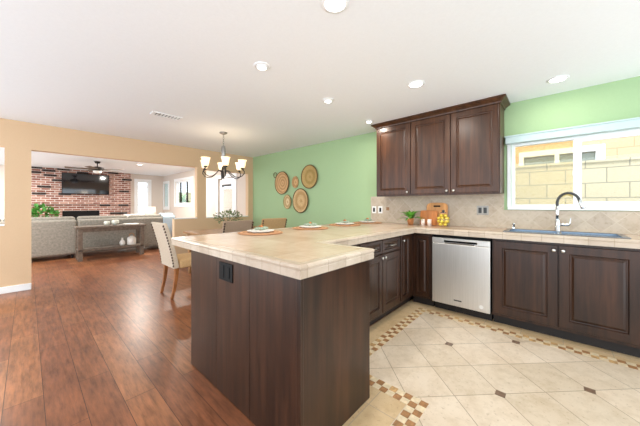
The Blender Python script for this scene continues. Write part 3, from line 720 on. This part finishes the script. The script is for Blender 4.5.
# ------------------------------------------------------------------ dining chairs and table
def make_chair(loc, rz, label, mat_back, mat_seat):
    t = thing('dining_chair', label, 'chair', loc, rz, 'parsons chairs at the dining table')
    # local: faces +x; back at x=-.24
    bm = BM(); box(bm, -.225, .30, -.24, .24, .39, .515)
    obj('seat', bm, mat_seat, t, local=True, bevel=.03, seg=4)
    bm = BM(); L = []
    for k in range(9):
        s = k/8; z = .40 + s*.61; x = -.225 - .155*s**1.3; hw = .235 + .01*s; th = .075 - .025*s
        L.append([bm.verts.new(p) for p in ((x, -hw, z), (x, hw, z), (x-th, hw, z), (x-th, -hw, z))])
    for a, b in zip(L, L[1:]):
        for i in range(4): bm.faces.new((a[i], a[(i+1) % 4], b[(i+1) % 4], b[i]))
    bm.faces.new(L[0][::-1]); bm.faces.new(L[-1]); bmesh.ops.recalc_face_normals(bm, faces=bm.faces)
    obj('backrest', bm, mat_back, t, local=True, bevel=.014, seg=3)
    for sy in (-1, 1):
        bm = BM()
        for k in range(15):
            s = (k+.5)/15; z = .42 + s*.57; x = -.225 - .155*s**1.3; hw = .235+.01*s; th = .075-.025*s
            ball(bm, (x-th+.001, sy*(hw-.008), z), .0155, (.6, 1, 1), 8, 6)
        obj('nailhead_trim', bm, 'bronze', t, local=True, smooth=True)
        bm = BM(); pr = None
        for k in range(6):
            s = k/5; z = .41*(1-s); x = -.25 - .06*s**1.8; w = .024 - .007*s
            r = [bm.verts.new((x+a*w, sy*.20+b*w, z)) for a, b in ((-1, -1), (1, -1), (1, 1), (-1, 1))]
            if pr:
                for i in range(4): bm.faces.new((pr[i], r[i], r[(i+1) % 4], pr[(i+1) % 4]))
            else: bm.faces.new(r)
            pr = r
        bm.faces.new(pr[::-1]); bmesh.ops.recalc_face_normals(bm, faces=bm.faces)
        obj('leg', bm, 'legwood', t, local=True, bevel=.004)
        obj('leg', taperbox(BM(), (.23, sy*.20, .41), (.235, sy*.20, 0), (.024, .024), (.016, .016)), 'legwood', t, local=True, bevel=.004)
    return t
make_chair((1.585, 3.98, 0), 0, 'cream upholstered dining chair with nailhead trim, full back view at the table head', 'linen', 'linen_gold')
make_chair((2.14, 3.98, 0), PI/2, 'taupe upholstered dining chair behind the bar, in front of the plant centrepiece', 'taupe', 'linen_gold')
make_chair((2.98, 4.12, 0), PI/2-.12, 'tan upholstered dining chair behind the bar, nearest the green wall', 'linen_gold', 'linen_gold')
tb = thing('dining_table', 'rectangular wooden dining table behind the bar, under the chandelier', 'table', (2.65, 4.7, 0))
obj('tabletop', box(BM(), 1.92, 3.60, 4.28, 5.12, .725, .765), 'tablewood', tb, bevel=.005)
obj('apron', grid_solid(BM(), [1.98, 2.005, 3.495, 3.52], [4.36, 4.385, 5.015, 5.04], .63, .725, lambda x, y: not (2.005 < x < 3.495 and 4.385 < y < 5.015), XY), 'tablewood', tb)
for x in (2.0, 3.5):
    for y in (4.38, 5.0): obj('leg', taperbox(BM(), (x, y, .725), (x, y, 0), (.04, .04), (.028, .028)), 'tablewood', tb, bevel=.004)
cp_ = thing('table_centrepiece', 'leafy sage-green branches in a low brown pot on the dining table', 'plant', (2.48, 4.5, .765))
obj('pot', lathe(BM(), [(0, 0), (.07, 0), (.10, .06), (.09, .13), (.08, .13), (.085, .06), (.06, .01), (0, .01)], 2.48, 4.5, .766), 'brown_pot', cp_, smooth=True)
bm = BM(); leafcloud(bm, (2.48, 4.5, 1.02), (.25, .25, .12), 260, .05); obj('foliage', bm, 'leaf_sage', cp_)
bm = BM()
for k in range(12):
    a = k*2.4; tube(bm, [(2.48, 4.5, .80), (2.48+.1*math.cos(a), 4.5+.1*math.sin(a), .98), (2.48+.2*math.cos(a), 4.5+.2*math.sin(a), 1.05)], [.004, .003, .002], 6)
obj('stem', bm, 'stem', cp_)

# ------------------------------------------------------------------ chandelier
cx, cy = 2.2, 4.16
ch = thing('chandelier', 'bronze six-arm chandelier with frosted bell shades over the dining table', 'chandelier', (cx, cy, CH))
obj('canopy', lathe(BM(), [(0, 0), (.065, 0), (.06, -.015), (.03, -.03), (.008, -.04), (0, -.04)], cx, cy, CH-.001), 'pewter', ch, smooth=True)
bm = BM()
for k in range(5):
    z0 = CH-.04-k*.036; pts = [(cx + (.011*math.cos(a) if k % 2 else 0), cy + (0 if k % 2 else .011*math.cos(a)), z0-.02+.022*math.sin(a)) for a in [q*2*PI/12 for q in range(13)]]
    tube(bm, pts, .003, 6)
obj('chain', bm, 'pewter', ch, smooth=True)
obj('upper_column', lathe(BM(), [(0, 2.24), (.012, 2.24), (.03, 2.225), (.03, 2.215), (.034, 2.19), (.034, 2.0), (.028, 1.985), (0, 1.98)], cx, cy, 0, n=20), 'pewter', ch, smooth=True)
obj('column', lathe(BM(), [(0, 2.0), (.015, 2.0), (.012, 1.9), (.03, 1.87), (.035, 1.82), (.02, 1.78), (.035, 1.755), (.03, 1.73), (.012, 1.71), (.014, 1.70), (0, 1.685)], cx, cy, 0, n=20), 'iron', ch, smooth=True)
base_a = math.atan2(-cy, -cx) + .10
for k in range(6):
    a = base_a + k*PI/3; d = Vector((math.cos(a), math.sin(a), 0)); o = Vector((cx, cy, 0)); Rr = .325
    P = [(.02, 1.78), (.05, 1.82), (.09, 1.82), (.14, 1.76), (.20, 1.715), (.27, 1.705), (.325, 1.73), (.36, 1.775), (.355, 1.81), (Rr+.008, 1.83), (Rr, 1.845)]
    am = obj('arm', tube(BM(), [o+d*r+Vector((0, 0, z)) for r, z in P], .0075, 8), 'iron', ch, smooth=True)
    q = o+d*Rr
    obj('cup', lathe(BM(), [(0, 1.835), (.025, 1.84), (.030, 1.855), (.02, 1.865), (0, 1.865)], q.x, q.y, 0, n=16), 'iron', am, smooth=True)
    obj('shade', lathe(BM(), [(.025, 1.86), (.042, 1.87), (.051, 1.91), (.056, 1.955), (.072, 1.995), (.068, 1.995), (.052, 1.955), (.047, 1.91), (.038, 1.875), (.025, 1.86)], q.x, q.y, 0, n=24), 'shade', ch, smooth=True)
ld = bpy.data.lights.new('chandelier_glow', 'POINT'); ld.energy = 6; ld.color = (1, .82, .6); ld.shadow_soft_size = .15
lo = bpy.data.objects.new('chandelier_glow', ld); C.objects.link(lo); lo.location = (0, 0, 1.95-CH); lo.parent = ch

# ------------------------------------------------------------------ recessed lights
def recessed(x, y, label, r=.075, lens='bulb', w=LAMP_W, name='recessed_light', tilt=0):
    t = thing(name, label, 'light', (x, y, CH), group='recessed ceiling lights')
    obj('trim_ring', lathe(BM(), [(r*.82, 0), (r*1.12, 0), (r*1.12, -.004), (r*.9, -.009), (r*.82, -.006), (r*.82, 0)], x, y, CH-.0005, n=32), 'white', t, smooth=True)
    if tilt:
        obj('eyeball', lathe(BM(), [(0, 0), (r*.8, 0), (r*.8, -.008), (r*.62, -.017), (0, -.015)], x, y, CH-.001, n=28), 'white', t, smooth=True)
        obj('lens', lathe(BM(), [(0, -.0155), (r*.6, -.0175), (r*.55, -.020), (0, -.020)], x, y, CH-.001, n=28), lens, t)
    else: obj('lens', lathe(BM(), [(0, -.001), (r*.83, -.001), (r*.8, -.005), (0, -.005)], x, y, CH-.001, n=28), lens, t)
    if w:
        d = bpy.data.lights.new('downlight', 'AREA'); d.shape = 'DISK'; d.size = r*1.5; d.energy = w; d.color = (1, .94, .85)
        lo = bpy.data.objects.new('downlight', d); C.objects.link(lo); lo.location = (0, 0, -.028 if tilt else -.012); lo.parent = t
    return t
recessed(1.238, .993, 'large bright recessed light cut by the top edge of the photo')
recessed(2.611, 1.054, 'bright recessed light in front of the wall cabinets')
recessed(3.424, -.005, 'bright recessed light above the kitchen sink', w=3)
recessed(1.372, 1.918, 'eyeball recessed light with a shadowed ring, above the bar', r=.065, lens='bulb_dim', w=LAMP_W*.6, tilt=1)
recessed(2.328, 1.971, 'small recessed light above the middle of the bar', r=.06, w=LAMP_W*.6, tilt=1)
recessed(3.307, 2.024, 'small recessed light by the left end of the wall cabinets', r=.06, w=LAMP_W*.6, tilt=1)
for lx, ly in ((-1.0, 7.4), (-1.0, 10.8), (3.0, 8.3)): recessed(lx, ly, 'added fill light in the living room ceiling, unseen behind the header', r=.08, w=70 if lx < 0 else 25)  # added downlights, out of view behind the header, to brighten the living room
recessed(2.25, 9.3, 'recessed light seen through the wide opening, right of the ceiling fan', r=.08, w=70)
vt = thing('ceiling_vent', 'white slatted air vent in the dining area ceiling', 'vent', (1.27, 3.95, CH))
obj('frame', grid_solid(BM(), [1.09, 1.11, 1.43, 1.45], [3.87, 3.89, 4.01, 4.03], CH-.010, CH-.0005, lambda x, y: not (1.11 < x < 1.43 and 3.89 < y < 4.01), XY), 'white', vt)
bm = BM()
for k in range(8): box(bm, 1.112+k*.04, 1.133+k*.04, 3.89, 4.01, CH-.009, CH-.002)
obj('slat', bm, 'white', vt); obj('backing', box(BM(), 1.11, 1.43, 3.89, 4.01, CH-.002, CH-.0005), 'charcoal', vt)

# ------------------------------------------------------------------ living room
fp = thing('fireplace', 'red brick chimney wall with scattered dark bricks, mantel ledge and black firebox', 'fireplace', (.5, 12.3, 0))
FY = 12.3
bm = grid_solid(BM(), [-.3, .78, 1.75, 2.68], [0, .45, 1.05, CH-.003], FY, BW-.002, lambda x, z: not (.78 < x < 1.75 and .45 < z < 1.05), XZ)
obj('brick_face', bm, 'brick', fp)
for x, z in [(0.17, 2.41), (0.15, 2.25), (0.47, 2.35), (0.5, 2.19), (0.81, 2.41), (0.69, 2.03), (0.36, 1.81), (0.25, 1.58), (2.56, 2.24), (2.47, 1.73), (2.45, 1.26), (1.9, 1.2), (2.14, 2.4), (1.29, 2.34), (2.42, 0.9), (0.84, 1.58), (2.2, 0.9)]:
    zr = round(z/.075-.5)*.075
    obj('dark_brick', box(BM(), x-.15, x+.15, FY-.03, FY-.0005, zr+.004, zr+.071), 'dark_brick', fp)
obj('mantel', box(BM(), -.3, 2.45, FY-.10, FY-.001, 1.27, 1.345), 'brick', fp, bevel=.005)
obj('firebox', box(BM(), .79, 1.74, FY+.02, BW-.004, .46, 1.045), 'black', fp)
obj('hearth', box(BM(), -.3, 2.68, FY-.40, FY-.001, 0, .40), 'brick', fp, bevel=.01)
tv = thing('television', 'black flat-screen television mounted on the brick chimney wall', 'television', (1.38, 12.2, 1.97))
obj('housing', box(BM(), .76, 2.0, 12.17, 12.21, 1.62, 2.325), 'black', tv, bevel=.006)
obj('screen', box(BM(), .775, 1.985, 12.166, 12.171, 1.64, 2.31), 'screen', tv)
obj('wall_mount', box(BM(), 1.2, 1.56, 12.21, 12.298, 1.8, 2.1), 'black', tv)
# sectional sofa
sf = thing('sofa', 'long grey fabric sectional sofa seen from behind, left part', 'sofa', (-.3, 8.9, 0))
def sofa(root, x0, x1, arm_l, arm_r):
    obj('base', box(BM(), x0, x1, 8.42, 9.38, .09, .42), 'sofa', root, bevel=.03, seg=3)
    obj('backrest', box(BM(), x0, x1, 8.40, 8.62, .09, .90), 'sofa', root, bevel=.05, seg=4)
    n = 2; w = (x1-x0)/n
    for k in range(n):
        obj('seat_cushion', box(BM(), x0+k*w+.01, x0+(k+1)*w-.01, 8.62, 9.36, .42, .56), 'sofa', root, bevel=.04, seg=3)
        obj('back_cushion', box(BM(), x0+k*w+.01, x0+(k+1)*w-.01, 8.60, 8.80, .54, .97), 'sofa', root, bevel=.06, seg=4)
    if arm_l: obj('arm', box(BM(), x0-.2, x0, 8.40, 9.38, .09, .62), 'sofa', root, bevel=.04, seg=3)
    if arm_r: obj('arm', box(BM(), x1, x1+.2, 8.40, 9.38, .09, .62), 'sofa', root, bevel=.04, seg=3)
    for x in (x0+.08, x1-.08):
        for y in (8.5, 9.3): obj('leg', taperbox(BM(), (x, y, .10), (x, y, 0), (.03, .03), (.02, .02)), 'toe', root)
sofa(sf, -1.5, .785, True, False)
s2 = thing('sofa', 'long grey fabric sectional sofa seen from behind, right part behind the console table', 'sofa', (1.9, 8.9, 0))
sofa(s2, .795, 2.88, False, True)
bm = BM(); L = []
for k, (y, z) in enumerate(((8.375, .25), (8.375, .60), (8.378, .86), (8.40, .925), (8.50, .94), (8.58, .99), (8.70, .995), (8.80, .99))):
    row = []
    for q in range(9):
        x = 2.60+q*.04; row.append(bm.verts.new((x, y - .006*math.sin(q*2.1), z + .012*math.sin(q*1.3+k))))
    L.append(row)
for a, b in zip(L, L[1:]):
    for i in range(8): bm.faces.new((a[i], a[i+1], b[i+1], b[i]))
o = solo('throw_blanket', bm, 'throw', 'pale blue throw blanket draped over the right end of the sofa back', 'blanket', (2.76, 8.5, .9), smooth=True)
md = o.modifiers.new('s', 'SOLIDIFY'); md.thickness = .012; md.offset = 0
# console table
cn = thing('console_table', 'weathered grey wooden console table with lower shelf behind the sofa', 'table', (1.35, 8.0, 0))
obj('tabletop', box(BM(), .70, 2.02, 7.76, 8.22, .715, .76), 'console', cn, bevel=.004)
obj('apron', grid_solid(BM(), [.76, .785, 1.935, 1.96], [7.80, 7.825, 8.155, 8.18], .635, .715, lambda x, y: not (.785 < x < 1.935 and 7.825 < y < 8.155), XY), 'console', cn)
for x in (.78, 1.94):
    for y in (7.82, 8.16): obj('leg', box(BM(), x-.04, x+.04, y-.035, y+.035, 0, .715), 'console', cn, bevel=.004)
obj('shelf', box(BM(), .745, 1.975, 7.785, 8.195, .215, .25), 'console', cn, bevel=.004)
for x, lb, r in ((1.27, 'clear glass bowl on the console table, the left one', .062), (1.43, 'clear glass bowl on the console table, the right and larger one', .075)):
    solo('glass_bowl', lathe(BM(), [(0, 0), (r*.5, 0), (r*.95, r*.6), (r, r*1.1), (r*.85, r*1.6), (r*.8, r*1.6), (r*.93, r*1.1), (r*.88, r*.65), (r*.45, .006), (0, .006)], x, 7.97, .761), plain('pale_glazed_glass', '#dfe3d8', .12, spec=.8), lb, 'bowl', (x, 7.97, .76), 'glass bowls on the console', smooth=True)
solo('wooden_tray', grid_solid(BM(), [1.60, 1.615, 1.885, 1.90], [7.90, 7.915, 8.065, 8.08], .7605, .785, lambda x, y: True, XY), 'ceramic', 'low white tray near the right end of the console table', 'tray', (1.75, 7.99, .76), bevel=.005)
bpy.data.objects['wooden_tray'].name = 'tray'
solo('vase', lathe(BM(), [(0, 0), (.04, 0), (.06, .04), (.055, .09), (.02, .14), (.018, .17), (.024, .185), (.018, .185), (0, .16)], 1.57, 7.98, .251), 'ceramic', 'small white bottle vase on the console table lower shelf', 'vase', (1.57, 7.98, .25), smooth=True)
lt = thing('lantern', 'white ceramic lantern jug with a wooden handle on the console lower shelf', 'lantern', (1.76, 7.98, .25))
obj('body', lathe(BM(), [(0, 0), (.085, 0), (.095, .02), (.095, .16), (.06, .20), (.04, .205), (.04, .22), (0, .22)], 1.76, 7.98, .251), 'ceramic', lt, smooth=True)
obj('handle', tube(BM(), [(1.76+.055*math.cos(a), 7.98, .251+.20+.085*math.sin(a)) for a in [k*PI/12 for k in range(13)]], .007, 8), 'board', lt, smooth=True)
# side table and lamp
st = thing('side_table', 'small round wooden side table beyond the sofa, under the lamp', 'table', (3.1, 11.4, 0))
obj('top', lathe(BM(), [(0, 0), (.25, 0), (.25, .03), (0, .03)], 3.1, 11.4, .47, n=32), 'console', st)
obj('pedestal', lathe(BM(), [(0, 0), (.18, 0), (.17, .02), (.03, .05), (.03, .47), (0, .47)], 3.1, 11.4, 0), 'console', st, smooth=True)
lp = thing('table_lamp', 'table lamp with a glowing ivory drum shade in the living room corner', 'lamp', (3.1, 11.4, .5))
obj('base', lathe(BM(), [(0, 0), (.08, 0), (.08, .02), (.05, .05), (.07, .15), (.06, .25), (.015, .30), (.012, .42), (0, .42)], 3.1, 11.4, .501), 'ceramic', lp, smooth=True)
obj('lamp_shade', lathe(BM(), [(.20, .36), (.175, .68), (.172, .68), (.197, .36), (.20, .36)], 3.1, 11.4, .50, n=32), 'lampshade', lp, smooth=True)
# tall green plant
pp = thing('potted_plant', 'bushy green plant left of the fireplace behind the sofa', 'plant', (.15, 11.5, 0))
obj('pot', lathe(BM(), [(0, 0), (.15, 0), (.19, .34), (.2, .36), (.17, .36), (.16, .3), (0, .3)], .15, 11.5, .001), 'brown_pot', pp, smooth=True)
obj('foliage', leafcloud(fronds(BM(), (.15, 11.5, .35), 26, .95, .035, 9, (.9, 1.5)), (.25, 11.5, .95), (.34, .34, .22), 260, .14), 'leaf', pp)
# white armchair at the right of the hearth
ac = thing('armchair', 'white upholstered armchair beside the brick wall, only its back top showing', 'armchair', (2.45, 10.9, 0))
obj('seat', box(BM(), 2.15, 2.75, 10.6, 11.2, .12, .44), 'ceramic', ac, bevel=.04, seg=3)
obj('backrest', box(BM(), 2.22, 2.70, 11.12, 11.3, .12, .93), 'ceramic', ac, bevel=.07, seg=4)
for x in (2.08, 2.74): obj('arm', box(BM(), x, x+.09, 10.6, 11.25, .12, .62), 'ceramic', ac, bevel=.03, seg=3)
for x in (2.2, 2.7):
    for y in (10.66, 11.22): obj('leg', taperbox(BM(), (x, y, .13), (x, y, 0), (.025, .025), (.018, .018)), 'console', ac)
# ceiling fan
fx_, fy_ = 1.31, 9.55
fn = thing('ceiling_fan', 'brown ceiling fan with thin blades in the living room', 'fan', (fx_, fy_, CH))
obj('canopy', lathe(BM(), [(0, 0), (.075, 0), (.05, -.05), (.015, -.06), (0, -.06)], fx_, fy_, CH-.001), 'iron', fn, smooth=True)
obj('downrod', tube(BM(), [(fx_, fy_, CH-.05), (fx_, fy_, 2.30)], .013), 'iron', fn, smooth=True)
obj('motor', lathe(BM(), [(0, 2.32), (.05, 2.315), (.14, 2.29), (.15, 2.25), (.12, 2.21), (.06, 2.20), (0, 2.19)], fx_, fy_, 0), 'iron', fn, smooth=True)
obj('light_bowl', lathe(BM(), [(.0, 2.12), (.07, 2.135), (.10, 2.17), (.10, 2.20), (0, 2.20)], fx_, fy_, 0), 'ceramic', fn, smooth=True)
for k in range(5):
    a = .5 + k*2*PI/5
    m = Matrix.Translation((fx_, fy_, 2.24)) @ Matrix.Rotation(a, 4, 'Z') @ Matrix.Rotation(.18, 4, 'X')
    obj('blade', xf(box(BM(), .13, .66, -.06, .06, -.004, .004), m), 'console', fn, bevel=.003)
